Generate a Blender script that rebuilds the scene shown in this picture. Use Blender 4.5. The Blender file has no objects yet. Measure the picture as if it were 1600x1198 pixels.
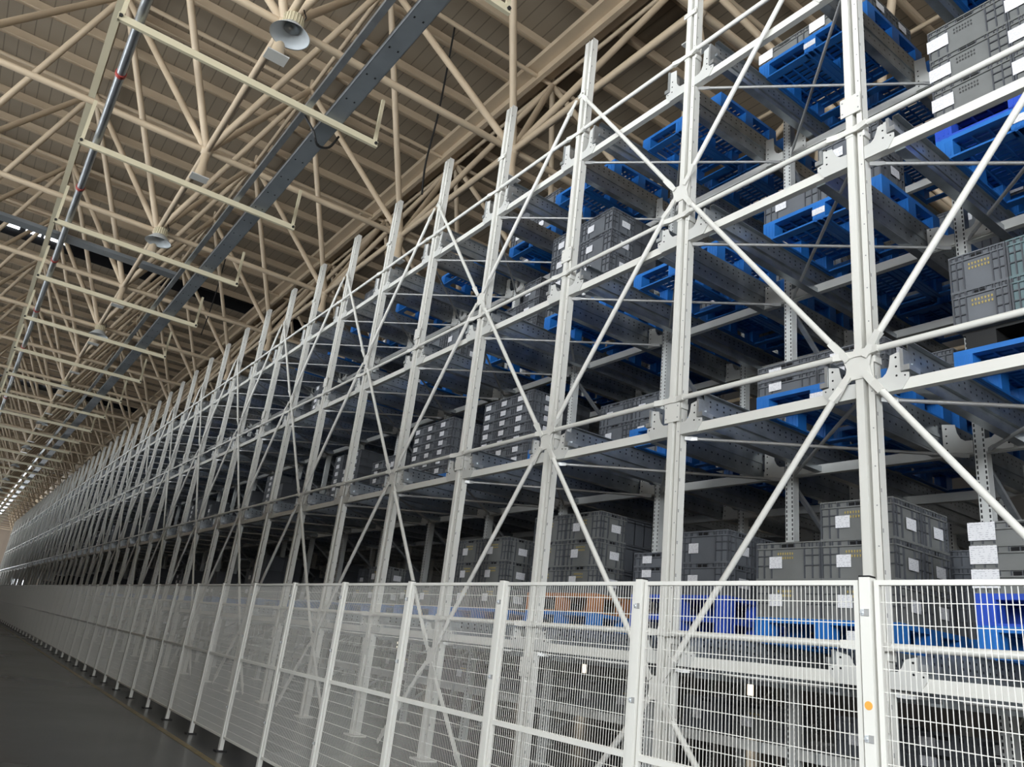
import bpy, math, random
from mathutils import Vector, Matrix
random.seed(7)
S = bpy.context.scene
COL = S.collection

# ------------------------------------------------------------------ camera
cam_data = bpy.data.cameras.new('camera')
cam = bpy.data.objects.new('camera', cam_data); COL.objects.link(cam)
cam_data.sensor_width = 36.0; cam_data.sensor_fit = 'HORIZONTAL'
cam_data.lens = 36 * 1198.0 / 1600
cam_data.clip_start = 0.05; cam_data.clip_end = 600
yaw, pitch, roll = 0.5909, 0.3374, 0.1195
f_ = Vector((math.sin(yaw)*math.cos(pitch), math.cos(yaw)*math.cos(pitch), math.sin(pitch)))
r0 = Vector((math.cos(yaw), -math.sin(yaw), 0)); u0 = r0.cross(f_)
r_ = r0*math.cos(roll) + u0*math.sin(roll); u_ = -r0*math.sin(roll) + u0*math.cos(roll)
CAM_Z = 1.36
cam.matrix_world = Matrix(((r_.x, u_.x, -f_.x, 0), (r_.y, u_.y, -f_.y, 0), (r_.z, u_.z, -f_.z, CAM_Z), (0, 0, 0, 1)))
S.camera = cam

# ------------------------------------------------------------------ world, exposure
S.view_settings.view_transform = 'Standard'; S.view_settings.look = 'None'
S.view_settings.gamma = 1; S.view_settings.use_curve_mapping = False
S.view_settings.exposure = 0.36
S.cycles.max_bounces = 6; S.cycles.diffuse_bounces = 4; S.cycles.glossy_bounces = 3
S.cycles.sample_clamp_indirect = 4.0
W = bpy.data.worlds.new('daylight'); S.world = W; W.use_nodes = True
W.node_tree.nodes['Background'].inputs[0].default_value = (0.86, 0.93, 1.0, 1)
W.node_tree.nodes['Background'].inputs[1].default_value = 5.0

WALL_L, WALL_R, WALL_B, WALL_F = -13.0, 27.0, -14.0, 141.0
def daylight(name, loc, rot, sx, sy, power, col=(0.93, 0.97, 1.0)):
    l = bpy.data.lights.new(name, 'AREA'); l.shape = 'RECTANGLE'; l.size = sx; l.size_y = sy
    l.energy = power; l.color = col
    o = bpy.data.objects.new(name, l); o.location = loc; o.rotation_euler = rot; COL.objects.link(o)
    return o
# daylight entering through the high windows of the side wall (facing +x) and of the wall behind the camera (facing +y)
WIN = [(-6, 1.7), (6, .85), (18, .52), (32, .28), (48, .16), (66, .14), (86, .16), (106, .5), (126, 1.1)]
for y, k in WIN:
    daylight('window_daylight', (WALL_L+0.4, y, 6.0), (0, -math.pi/2, 0), 5.0, 9.0, 1250*k)
daylight('rear_window_daylight', (-3.0, WALL_B+0.4, 6.5), (math.pi/2, 0, 0), 14.0, 6.0, 500)
daylight('far_doorway_daylight', (4.5, WALL_F-0.6, 1.8), (-math.pi/2, 0, 0), 9.0, 3.2, 3000)

# ------------------------------------------------------------------ materials
def newmat(name):
    m = bpy.data.materials.new(name); m.use_nodes = True
    return m, m.node_tree.nodes, m.node_tree.links, m.node_tree.nodes['Principled BSDF']
def mat(name, col, rough=0.5, metal=0.0, var=0.0, vscale=3.0, bump=0.0, bscale=60.0, spec=None):
    m, n, l, b = newmat(name)
    b.inputs['Roughness'].default_value = rough; b.inputs['Metallic'].default_value = metal
    if spec is not None: b.inputs['Specular IOR Level'].default_value = spec
    c = (*col, 1)
    b.inputs['Base Color'].default_value = c
    if var or bump:
        tc = n.new('ShaderNodeTexCoord')
    if var:
        nz = n.new('ShaderNodeTexNoise'); nz.inputs['Scale'].default_value = vscale; nz.inputs['Detail'].default_value = 5
        l.new(tc.outputs['Object'], nz.inputs['Vector'])
        rp = n.new('ShaderNodeValToRGB')
        rp.color_ramp.elements[0].position = .3; rp.color_ramp.elements[1].position = .7
        rp.color_ramp.elements[0].color = tuple(max(0, v*(1-var)) for v in col)+(1,)
        rp.color_ramp.elements[1].color = tuple(min(1, v*(1+var)) for v in col)+(1,)
        l.new(nz.outputs['Fac'], rp.inputs['Fac']); l.new(rp.outputs['Color'], b.inputs['Base Color'])
    if bump:
        nb = n.new('ShaderNodeTexNoise'); nb.inputs['Scale'].default_value = bscale
        l.new(tc.outputs['Object'], nb.inputs['Vector'])
        bp = n.new('ShaderNodeBump'); bp.inputs['Strength'].default_value = bump; bp.inputs['Distance'].default_value = .01
        l.new(nb.outputs['Fac'], bp.inputs['Height']); l.new(bp.outputs['Normal'], b.inputs['Normal'])
    return m
def math_(n, l, op, a, b=None, c=None):
    nd = n.new('ShaderNodeMath'); nd.operation = op
    for k, v in enumerate((a, b, c)):
        if v is None: continue
        if hasattr(v, 'is_output') or isinstance(v, bpy.types.NodeSocket): l.new(v, nd.inputs[k])
        else: nd.inputs[k].default_value = v
    return nd.outputs[0]
def perforated(name, col, rough, metal, rows, axis, pitch, across, half, var=.12, hole=(.01, .01, .012), faceaxis=None):
    """steel with punched slots: rows = positions across, repeated along an axis with a pitch"""
    m, n, l, b = newmat(name)
    b.inputs['Roughness'].default_value = rough; b.inputs['Metallic'].default_value = metal
    tc = n.new('ShaderNodeTexCoord'); sp = n.new('ShaderNodeSeparateXYZ'); l.new(tc.outputs['Object'], sp.inputs[0])
    along = sp.outputs[axis]; acr = sp.outputs[across]
    fr = math_(n, l, 'FRACT', math_(n, l, 'DIVIDE', math_(n, l, 'ADD', along, 100.0), pitch))
    d1 = math_(n, l, 'LESS_THAN', math_(n, l, 'ABSOLUTE', math_(n, l, 'SUBTRACT', fr, .5)), half[0]/pitch)
    tot = None
    for r in rows:
        d2 = math_(n, l, 'LESS_THAN', math_(n, l, 'ABSOLUTE', math_(n, l, 'SUBTRACT', acr, r)), half[1])
        tot = d2 if tot is None else math_(n, l, 'MAXIMUM', tot, d2)
    msk = math_(n, l, 'MULTIPLY', d1, tot)
    if faceaxis is not None:
        g = n.new('ShaderNodeNewGeometry'); s2 = n.new('ShaderNodeSeparateXYZ'); l.new(g.outputs['True Normal'], s2.inputs[0])
        msk = math_(n, l, 'MULTIPLY', msk, math_(n, l, 'GREATER_THAN', math_(n, l, 'ABSOLUTE', s2.outputs[faceaxis]), .7))
    nz = n.new('ShaderNodeTexNoise'); nz.inputs['Scale'].default_value = 6; nz.inputs['Detail'].default_value = 6
    l.new(tc.outputs['Object'], nz.inputs['Vector'])
    rp = n.new('ShaderNodeValToRGB'); rp.color_ramp.elements[0].position = .35; rp.color_ramp.elements[1].position = .65
    rp.color_ramp.elements[0].color = tuple(v*(1-var) for v in col)+(1,); rp.color_ramp.elements[1].color = tuple(min(1, v*(1+var)) for v in col)+(1,)
    l.new(nz.outputs['Fac'], rp.inputs['Fac'])
    mx = n.new('ShaderNodeMix'); mx.data_type = 'RGBA'
    l.new(msk, mx.inputs['Factor']); l.new(rp.outputs['Color'], mx.inputs[6]); mx.inputs[7].default_value = (*hole, 1)
    l.new(mx.outputs[2], b.inputs['Base Color'])
    l.new(math_(n, l, 'MULTIPLY', math_(n, l, 'SUBTRACT', 1.0, msk), metal), b.inputs['Metallic'])
    return m

M_WHITE = mat('white_painted_steel', (.70, .69, .64), .38, 0, .03, 2)
M_ARM = mat('white_bracket_steel', (.62, .62, .59), .4, .1, .04, 4)
M_GALV = mat('galvanised_steel', (.50, .52, .53), .36, .75, .22, 7)
M_ZINC = mat('zinc_brace_tube', (.46, .46, .45), .35, .4, .08, 7)
M_RAIL = perforated('perforated_galvanised_rail', (.40, .43, .45), .30, .75, (.10, .27, .32), 0, .10, 2, (.011, .009), .14, faceaxis=1)
M_PERF = perforated('perforated_upright_steel', (.64, .65, .63), .4, .15, (-.085, -.015), 2, .05, 1, (.015, .007), .04, faceaxis=0)
M_BLUE = mat('blue_plastic', (.018, .155, .50), .4, 0, .08, 5)
M_BLUE2 = mat('violet_blue_plastic', (.025, .08, .50), .4, 0, .08, 5)
M_CRATE = mat('grey_plastic', (.135, .145, .16), .5, 0, .06, 6)
M_CRATE2 = mat('warm_grey_plastic', (.175, .18, .175), .5, 0, .06, 6)
M_CRATE3 = mat('teal_grey_plastic', (.13, .19, .20), .5, 0, .06, 6)
M_RIBSHADE = mat('rib_shadow_grey', (.075, .08, .09), .5)  # shadow lines between the crate ribs, painted as a darker rib colour
M_BLACK = mat('black_rubber', (.012, .012, .012), .6)
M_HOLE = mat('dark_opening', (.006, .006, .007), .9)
M_YELLOW = mat('faded_yellow_print', (.55, .42, .12), .6)
M_DARKTXT = mat('dark_stencil_print', (.06, .06, .06), .7)
M_BEIGE = mat('beige_painted_tube', (.54, .43, .30), .5, 0, .06, 1)
M_CREAM = mat('cream_painted_bar', (.60, .54, .38), .5, 0, .05, 1)
M_TRAY = mat('grey_cable_tray_metal', (.20, .22, .235), .45, .3, .12, 2)
M_TRAYHI = mat('galvanised_conduit', (.34, .36, .37), .35, .7, .15, 3)
M_LAMP = mat('grey_lamp_shade', (.62, .66, .68), .45, .1)
M_RED = mat('red_clamp', (.35, .04, .03), .5)
M_YLINE = mat('yellow_floor_paint', (.20, .145, .04), .35, 0, .35, 5)
M_ORANGE = mat('orange_sticker', (.75, .36, .06), .5)
M_ORCR = mat('orange_brown_board', (.42, .16, .05), .6, 0, .2, 4)
M_BOLT = mat('zinc_bolt', (.55, .55, .52), .35, .6)
M_CLIP = mat('zinc_clip', (.75, .78, .80), .3, .5)
M_FIXING = mat('dull_grey_fixing', (.30, .30, .29), .6)  # plain grey of screws, splice bolts and clip plates
M_WALL = mat('beige_wall_panel', (.50, .42, .35), .6, 0, .05, .5)
M_BLOCKER = mat('dark_grey_light_blocker', (.10, .10, .10), .6)
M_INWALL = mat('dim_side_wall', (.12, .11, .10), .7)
M_WFRAME = mat('window_frame_white', (.6, .6, .6), .5)
M_CARD = mat('cardboard', (.55, .40, .24), .7, 0, .1, 3)

def paper_mat():
    m, n, l, b = newmat('printed_paper')
    tc = n.new('ShaderNodeTexCoord'); sp = n.new('ShaderNodeSeparateXYZ'); l.new(tc.outputs['Object'], sp.inputs[0])
    fr = math_(n, l, 'FRACT', math_(n, l, 'DIVIDE', math_(n, l, 'ADD', sp.outputs[2], 100.0), .016))
    ln = math_(n, l, 'LESS_THAN', fr, .35)
    nz = n.new('ShaderNodeTexNoise'); nz.inputs['Scale'].default_value = 45; l.new(tc.outputs['Object'], nz.inputs['Vector'])
    k = math_(n, l, 'MULTIPLY', ln, math_(n, l, 'GREATER_THAN', nz.outputs['Fac'], .52))
    mx = n.new('ShaderNodeMix'); mx.data_type = 'RGBA'; l.new(k, mx.inputs['Factor'])
    mx.inputs[6].default_value = (.80, .80, .82, 1); mx.inputs[7].default_value = (.55, .55, .58, 1)
    l.new(mx.outputs[2], b.inputs['Base Color']); b.inputs['Roughness'].default_value = .5
    return m
M_PAPER = paper_mat()
def floor_mat():
    m, n, l, b = newmat('grey_epoxy_floor')
    tc = n.new('ShaderNodeTexCoord')
    nz = n.new('ShaderNodeTexNoise'); nz.inputs['Scale'].default_value = .35; nz.inputs['Detail'].default_value = 6
    l.new(tc.outputs['Object'], nz.inputs['Vector'])
    rp = n.new('ShaderNodeValToRGB'); rp.color_ramp.elements[0].color = (.045, .047, .05, 1); rp.color_ramp.elements[1].color = (.075, .075, .075, 1)
    l.new(nz.outputs['Fac'], rp.inputs['Fac']); l.new(rp.outputs['Color'], b.inputs['Base Color'])
    mr = n.new('ShaderNodeMapRange'); mr.inputs['To Min'].default_value = .17; mr.inputs['To Max'].default_value = .34
    l.new(nz.outputs['Fac'], mr.inputs['Value']); l.new(mr.outputs[0], b.inputs['Roughness'])
    n2 = n.new('ShaderNodeTexNoise'); n2.inputs['Scale'].default_value = 3; l.new(tc.outputs['Object'], n2.inputs['Vector'])
    bp = n.new('ShaderNodeBump'); bp.inputs['Strength'].default_value = .08; bp.inputs['Distance'].default_value = .02
    l.new(n2.outputs['Fac'], bp.inputs['Height']); l.new(bp.outputs['Normal'], b.inputs['Normal'])
    return m
M_FLOOR = floor_mat()
def deck_mat():
    m, n, l, b = newmat('corrugated_roof_deck')
    b.inputs['Roughness'].default_value = .6
    tc = n.new('ShaderNodeTexCoord'); sp = n.new('ShaderNodeSeparateXYZ'); l.new(tc.outputs['Object'], sp.inputs[0])
    fr = math_(n, l, 'FRACT', math_(n, l, 'DIVIDE', math_(n, l, 'ADD', sp.outputs[0], 100.0), .32))
    seam = math_(n, l, 'LESS_THAN', fr, .09)
    nz = n.new('ShaderNodeTexNoise'); nz.inputs['Scale'].default_value = .8; l.new(tc.outputs['Object'], nz.inputs['Vector'])
    rp = n.new('ShaderNodeValToRGB'); rp.color_ramp.elements[0].color = (.26, .212, .155, 1); rp.color_ramp.elements[1].color = (.31, .255, .186, 1)
    l.new(nz.outputs['Fac'], rp.inputs['Fac'])
    mx = n.new('ShaderNodeMix'); mx.data_type = 'RGBA'; l.new(seam, mx.inputs['Factor'])
    l.new(rp.outputs['Color'], mx.inputs[6]); mx.inputs[7].default_value = (.17, .138, .10, 1)
    l.new(mx.outputs[2], b.inputs['Base Color'])
    return m
M_DECK = deck_mat()
def emit_mat(name, col, s):
    m, n, l, b = newmat(name)
    b.inputs['Base Color'].default_value = (*col, 1)
    b.inputs['Emission Color'].default_value = (*col, 1); b.inputs['Emission Strength'].default_value = s
    return m
M_PANE = emit_mat('bright_daylit_pane', (.9, .95, 1.0), 6.0)
M_PANEW = emit_mat('warm_daylit_pane', (1.0, .86, .66), 1.6)

# ------------------------------------------------------------------ mesh helpers
class MB:
    def __init__(s): s.v = []; s.f = []; s.sm = []; s.mi = []; s.m = 0
    def add(s, vs, fs, smooth=False):
        o = len(s.v); s.v += vs
        for f in fs: s.f.append(tuple(o+i for i in f)); s.sm.append(smooth); s.mi.append(s.m)
    def box(s, x0, x1, y0, y1, z0, z1):
        s.add([(x0,y0,z0),(x1,y0,z0),(x1,y1,z0),(x0,y1,z0),(x0,y0,z1),(x1,y0,z1),(x1,y1,z1),(x0,y1,z1)],
              [(0,3,2,1),(4,5,6,7),(0,1,5,4),(1,2,6,5),(2,3,7,6),(3,0,4,7)])
        return s
    def tube(s, p, q, r, n=8, r2=None, caps=True):
        p = Vector(p); q = Vector(q); d = (q-p).normalized(); r2 = r if r2 is None else r2
        a = Vector((0,0,1)) if abs(d.z) < .9 else Vector((1,0,0))
        u = d.cross(a).normalized(); w = d.cross(u)
        vs = []
        for c, rr in ((p, r), (q, r2)):
            for i in range(n):
                t = 2*math.pi*i/n; vs.append(tuple(c+u*(rr*math.cos(t))+w*(rr*math.sin(t))))
        s.add(vs, [(i, (i+1) % n, n+(i+1) % n, n+i) for i in range(n)], True)
        if caps: s.add(vs, [tuple(range(n-1, -1, -1)), tuple(range(n, 2*n))])
        return s
    def prism(s, pts, x0, x1):
        """polygon pts (y,z) extruded in x"""
        n = len(pts)
        s.add([(x0, y, z) for y, z in pts]+[(x1, y, z) for y, z in pts],
              [tuple(range(n)), tuple(range(2*n-1, n-1, -1))]+[(i, n+i, n+(i+1) % n, (i+1) % n) for i in range(n)])
        return s
    def lathe(s, prof, c=(0,0), n=20):
        vs = []
        for r, z in prof:
            for i in range(n):
                t = 2*math.pi*i/n; vs.append((c[0]+r*math.cos(t), c[1]+r*math.sin(t), z))
        fs = []
        for k in range(len(prof)-1):
            for i in range(n): fs.append((k*n+i, k*n+(i+1) % n, (k+1)*n+(i+1) % n, (k+1)*n+i))
        s.add(vs, fs, True); return s
    def bar(s, p, q, w, h):
        """rectangular bar between two points: w horizontal-ish, h other"""
        p = Vector(p); q = Vector(q); d = (q-p).normalized()
        a = Vector((0,0,1)) if abs(d.z) < .95 else Vector((0,1,0))
        u = d.cross(a).normalized()*w/2; k = u.cross(d).normalized()*h/2
        vs = [tuple(c+i*u+j*k) for c in (p, q) for i, j in ((-1,-1),(1,-1),(1,1),(-1,1))]
        s.add(vs, [(3,2,1,0),(4,5,6,7),(0,1,5,4),(1,2,6,5),(2,3,7,6),(3,0,4,7)])
        return s
    def mesh(s, name, mats):
        me = bpy.data.meshes.new(name); me.from_pydata(s.v, [], s.f)
        if not isinstance(mats, (list, tuple)): mats = [mats]
        for m in mats: me.materials.append(m)
        me.polygons.foreach_set('use_smooth', s.sm)
        if len(mats) > 1: me.polygons.foreach_set('material_index', s.mi)
        me.update(); return me
    def build(s, name, mats, parent=None, loc=(0,0,0)):
        return inst(s.mesh(name, mats), name, parent, loc)
def inst(me, name, parent=None, loc=(0,0,0), rotz=0):
    o = bpy.data.objects.new(name, me); COL.objects.link(o); o.location = loc
    if rotz: o.rotation_euler = (0,0,rotz)
    if parent is not None: o.parent = parent
    return o
def empty(name, loc=(0,0,0), rotz=0):
    o = bpy.data.objects.new(name, None); COL.objects.link(o); o.location = loc; o.rotation_euler = (0,0,rotz); return o
def tag(o, label, cat, group=None, kind=None):
    o['label'] = label; o['category'] = cat
    if group: o['group'] = group
    o['kind'] = kind or 'thing'
    return o
def struct(o): o['kind'] = 'structure'; return o
KIDS = {}
def kids(o):
    return KIDS.get(o.name)
def dup(root, loc, rotz=None):
    r = root.copy(); COL.objects.link(r); r.location = loc
    if rotz is not None: r.rotation_euler = (0,0,rotz)
    if root.name not in KIDS:
        KIDS[root.name] = [(c, list(c.children)) for c in root.children]
    for ch, gs in KIDS[root.name]:
        c = ch.copy(); COL.objects.link(c); c.parent = r
        for g in gs:
            d = g.copy(); COL.objects.link(d); d.parent = c
    return r
ONES = ['', 'first', 'second', 'third', 'fourth', 'fifth', 'sixth', 'seventh', 'eighth', 'ninth', 'tenth', 'eleventh', 'twelfth', 'thirteenth',
        'fourteenth', 'fifteenth', 'sixteenth', 'seventeenth', 'eighteenth', 'nineteenth']
TENS = {2: ('twentieth', 'twenty'), 3: ('thirtieth', 'thirty'), 4: ('fortieth', 'forty'), 5: ('fiftieth', 'fifty'), 6: ('sixtieth', 'sixty'),
        7: ('seventieth', 'seventy'), 8: ('eightieth', 'eighty'), 9: ('ninetieth', 'ninety')}
def nth(k):
    if k < 20: return ONES[k]
    t, u = divmod(k, 10)
    return TENS[t][0] if u == 0 else TENS[t][1]+'-'+ONES[u]

# ------------------------------------------------------------------ layout numbers
B = 2.0                                   # bay width along the rack
FX = 5.396                                # front plane of the rack
Y0 = 3.151                                # first upright seen on the right
NB = 56                                   # last upright index
TIE = {1: 1.70, 2: 3.926, 3: 6.069, 4: 8.276}
BEAM = {1: (1.43, 1.505), 2: (3.566, 3.652), 3: (5.736, 5.832), 4: (7.80, 7.886)}
TOP = 9.93
ROWX = [0, 1.87, 3.58, 5.40, 7.1]
ZP = {L: TIE[L]+.025 for L in TIE}; ZP[0] = .80      # underside of the pallets
def py(i): return Y0 + B*i
LEV = {1: 'lowest shelf', 2: 'second shelf', 3: 'third shelf', 4: 'top shelf'}
def bayname(i): return nth(i+2)+' bay from the right'

# ------------------------------------------------------------------ shell
def roomshell():
    struct(MB().box(WALL_L, WALL_R, WALL_B, WALL_F, -.2, 0).build('floor', M_FLOOR))
    # side wall on the left, with high windows
    wl = MB(); ys = WALL_B
    for n, (y, k) in enumerate(WIN):
        wl.box(WALL_L-.2, WALL_L, ys, y-4.5, 0, 15.4); wl.box(WALL_L-.2, WALL_L, y-4.5, y+4.5, 0, 3.5); wl.box(WALL_L-.2, WALL_L, y-4.5, y+4.5, 8.5, 15.4)
        ys = y+4.5
        w = MB()
        for q in range(7): w.box(WALL_L-.12, WALL_L-.06, y-4.5+q*1.48, y-4.42+q*1.48, 3.5, 8.5)
        for z in (3.5, 5.96, 8.42): w.box(WALL_L-.12, WALL_L-.06, y-4.5, y+4.5, z, z+.08)
        struct(w.build('window_%d' % (n+1), M_WFRAME))
    wl.box(WALL_L-.2, WALL_L, ys, WALL_F, 0, 15.4)
    struct(wl.build('wall_left', M_WALL))
    wr = MB(); ys = WALL_B; k = 0
    wr.box(WALL_R, WALL_R+.2, WALL_B, WALL_F, 3.2, 15.4)
    wr.box(WALL_R, WALL_R+.2, WALL_B, WALL_F, 0, .6)
    panes = MB()
    y = WALL_B
    while y < 60:
        wr.box(WALL_R, WALL_R+.2, y, y+4.65, .6, 3.2); wr.box(WALL_R, WALL_R+.2, y+4.65, y+5, .6, .9)
        panes.box(WALL_R+.08, WALL_R+.12, y+4.65, y+5.0, .9, 3.2)
        y += 5
    wr.box(WALL_R, WALL_R+.2, y, WALL_F, .6, 3.2)
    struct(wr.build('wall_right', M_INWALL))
    struct(panes.build('window_20', M_PANEW))
    wb = MB(); wb.box(WALL_L, WALL_R, WALL_B-.2, WALL_B, 0, 3.5).box(WALL_L, WALL_R, WALL_B-.2, WALL_B, 9.5, 15.4)
    wb.box(WALL_L, -10, WALL_B-.2, WALL_B, 3.5, 9.5).box(4, WALL_R, WALL_B-.2, WALL_B, 3.5, 9.5)
    struct(wb.build('wall_back', M_WALL))
    struct(MB().box(-3.5, -3.35, 3.2, 100, 0, 6.0).build('wall_light_blocker', M_BLOCKER))  # added out of view to keep window light off the fence and low rack
    wf = MB(); y0, y1 = WALL_F, WALL_F+.2
    wf.box(WALL_L, 1.0, y0, y1, 0, 15.4).box(1.0, WALL_R, y0, y1, 3.6, 15.4)
    for a, b in ((1.9, 2.1), (3.8, 4.0), (5.9, 6.1), (8.0, 8.2), (10.6, WALL_R)): wf.box(a, b, y0, y1, 0, 3.6)
    for x in range(-12, 27, 3): wf.box(x, x+.06, y0-.04, y0, 3.6, 15.0)
    struct(wf.build('wall_far', M_WALL))
roomshell()
tag(MB().box(2.68, 2.76, -6, 130, 0.0, .003).build('floor_marking_line', M_YLINE), 'faded yellow line painted on the dark floor in front of the mesh fence', 'floor line')

# ------------------------------------------------------------------ roof
HB, HT = 10.36, 14.70                     # bottom / top chord heights
G = 4.545; NX0, NY0 = 1.908, 10.53
XK = range(-3, 5); YK = range(-3, 29)
MON = [34.8, 61.6, 103.0]
def roof():
    c = MB(); ys = WALL_B
    for m in MON:
        c.box(WALL_L, WALL_R, ys, m-.8, 15.2, 15.35); ys = m+.8
    c.box(WALL_L, WALL_R, ys, WALL_F, 15.2, 15.35)
    struct(c.build('ceiling', M_DECK))
    for k, m in enumerate(MON):
        r = empty('ridge_vent', (0, m, 15.2))
        tag(r, ['dark louvred roof vent nearest the camera, above the hanging trays', 'second dark roof vent, with bright slits at its left end', 'farthest roof vent, small, near the far wall'][k],
            'roof vent', 'roof vents across the ceiling')
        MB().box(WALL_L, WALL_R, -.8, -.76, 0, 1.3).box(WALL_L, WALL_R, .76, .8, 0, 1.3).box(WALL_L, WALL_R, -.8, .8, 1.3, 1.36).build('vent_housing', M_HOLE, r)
        sl = MB(); sp = MB()
        for q in range(3): sl.box(WALL_L, WALL_R, .10+q*.2, .14+q*.2, .25+.25*q, .45+.25*q)
        sl.build('louvre_blade', M_BLACK, r)
        x = -6.0
        while x < (.6, 2.0, 4.5)[k]:
            w = random.uniform(.5, 1.3); sp.box(x, x+w, .70, .75, .35, (.47, .75, .75)[k]); x += w+random.uniform(.1, .4)
        sp.build('daylit_louvre_strip', M_PANE, r)
    n = 0
    y = -9.0+G/3*8; py_ = []
    while y < WALL_F-1:
        if all(abs(y-m) > .95 for m in MON): py_.append(y)
        y += G/3
    me = MB().box(WALL_L+.1, WALL_R-.1, -.035, .035, 0, .26).box(WALL_L+.1, WALL_R-.1, -.09, .035, 0, .02).mesh('roof_purlin', M_BEIGE)
    seen = py_
    for v in py_:
        o = inst(me, 'roof_purlin', None, (0, v, 14.93))
        k = py_.index(v)-len(py_)+len(seen)+1
        if 1 <= k: tag(o, 'beige roof purlin under the deck, %s one counted from the camera' % nth(k), 'purlin', 'roof purlins')
        else: tag(o, 'far beige roof purlin close to the end wall' if k > 0 else 'beige roof purlin above and behind the camera', 'purlin', 'roof purlins')
    for x, lab in ((8.3, 'wide beige roof girder running above the rack'), (-5.3, 'wide beige roof girder left of the hanging lamps')):
        tag(MB().box(x-.35, x+.35, WALL_B+.5, WALL_F-.3, 14.78, 14.92).box(x-.06, x+.06, WALL_B+.5, WALL_F-.3, 14.6, 14.78).build('roof_girder', M_BEIGE), lab, 'girder')
    # space frame
    sf = empty('space_frame', (0, 0, 0))
    tag(sf, 'beige tubular space frame of crossing chords and slanting tubes under the roof', 'roof truss')
    bot = {(i, j): Vector((NX0+G*i, NY0+G*j, HB)) for i in XK for j in YK}
    top = {(i, j): Vector((NX0+G*(i+.5), NY0+G*(j+.5), HT)) for i in XK for j in YK}
    camp = Vector((0, 0, CAM_Z))
    def members(name, segs, r, keep=100, nn=10):
        segs = [(a, b) for a, b in segs if max(a.y, b.y) > 2]
        segs.sort(key=lambda s: ((s[0]+s[1])/2-camp).length + (40 if ((s[0]+s[1])/2).x > 12 else 0))
        for a, b in segs[:keep]:
            mb = MB(); d = (b-a).normalized(); mb.tube(a, b, r, nn, caps=False)
            mb.build(name, M_BEIGE, sf)
        rest = MB()
        for a, b in segs[keep:]: rest.tube(a, b, r, 6, caps=False)
        if rest.v:
            o = rest.build(name, M_BEIGE, sf); o['kind'] = 'stuff'
    bc, tcx, dg = [], [], []
    for (i, j), p in bot.items():
        for di, dj in ((1, 0), (0, 1)):
            if (i+di, j+dj) in bot: bc.append((p, bot[i+di, j+dj]))
    for (i, j), p in top.items():
        for di, dj in ((1, 0), (0, 1)):
            if (i+di, j+dj) in top: tcx.append((p, top[i+di, j+dj]))
        for di in (0, 1):
            for dj in (0, 1):
                if (i+di, j+dj) in bot: dg.append((p, bot[i+di, j+dj]))
    members('bottom_chord', bc, .066)
    members('top_chord', tcx, .055)
    members('diagonal_tube', dg, .072)
    ballm = MB().lathe([(.001, -.14), (.08, -.11), (.13, -.03), (.13, .03), (.08, .11), (.001, .14)], n=12).mesh('ball_joint', M_BEIGE)
    stubm = MB().lathe([(.085, -.1), (.075, -.3), (.12, -.62), (.12, -.64)], n=12).mesh('tapered_stub', M_BEIGE)
    plm = MB().box(-.17, .17, -.13, .13, -.655, -.635).mesh('stub_plate', M_ARM)
    kk = 0
    order = sorted(bot.items(), key=lambda t: (t[1]-camp).length)
    order = [t for t in order if t[1].y > 2]
    restb = MB()
    for (i, j), p in order[:90]:
        b = inst(ballm, 'ball_joint', sf, p)
        s = inst(stubm, 'tapered_stub', sf, p)
        inst(plm, 'stub_plate', s, (0, 0, 0))
    for (i, j), p in order[90:]:
        restb.tube(p+Vector((0,0,.12)), p-Vector((0,0,.12)), .12, 6); restb.tube(p, p-Vector((0,0,.62)), .08, 6, .12)
    o = restb.build('ball_joint', M_BEIGE, sf); o['kind'] = 'stuff'
    stand = MB(); 
    for (i, j), p in sorted(top.items(), key=lambda t: (t[1]-camp).length):
        if p.y > 2: stand.tube(p-Vector((0,0,.13)), p+Vector((0,0,.3)), .05, 6)
    o = stand.build('purlin_stand', M_BEIGE, sf); o['kind'] = 'stuff'
    # lamps
    lamp = empty('high_bay_lamp', (NX0, NY0, HB-.12))
    sh = MB(); sh.lathe([(.15, -.16), (.20, -.20), (.34, -.36), (.35, -.375), (.335, -.36), (.19, -.21), (.13, -.175), (.001, -.17)], n=32)
    sh.build('lamp_shade', M_LAMP, lamp)
    nk = MB(); nk.lathe([(.001, .06), (.14, .06), (.17, .02), (.17, -.17)], n=20)
    for q in range(20):
        t = q*math.pi/10; nk.tube((.175*math.cos(t), .175*math.sin(t), .02), (.175*math.cos(t), .175*math.sin(t), -.17), .01, 4)
    nk.build('ribbed_housing', M_CREAM, lamp)
    MB().lathe([(.001, -.20), (.13, -.21), (.14, -.225), (.001, -.225)], n=18).build('lamp_lens', M_TRAYHI, lamp)
    lc = MB(); lc.tube((.10, -.1, .2), (.17, -.12, .05), .012, 6).tube((.17, -.12, .05), (.12, -.06, -.08), .012, 6); lc.build('lamp_cable', M_BLACK, lamp)
    lamps = [lamp]+[dup(lamp, (NX0, NY0+G*2*q, HB-.12)) for q in range(1, 14)]
    for q, o in enumerate(lamps):
        # the lamp hangs just beside the node stub
        o.location.x += .05; o.location.y -= .34; o.location.z += .02; o.scale = (.88, .88, .88)
        if q < 30: tag(o, 'grey bell-shaped ceiling lamp under the roof frame, %s from the camera' % nth(q+1), 'lamp', 'lamps in a row under the roof')
        else: tag(o, 'tiny distant ceiling lamp of the row, near the far wall', 'lamp', 'lamps in a row under the roof')
    # trapeze hangers with trays and pipes
    bm_ = MB(); bm_.box(-.24, 3.95, -.03, .03, 0, .11); bm_.box(-.245, -.235, -.05, .05, -.01, .12)
    BY, BG = 10.95, 3.95
    tb = empty('trapeze_bar', (0, BY, 9.32)); bm_.build('cross_bar', M_CREAM, tb)
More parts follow.
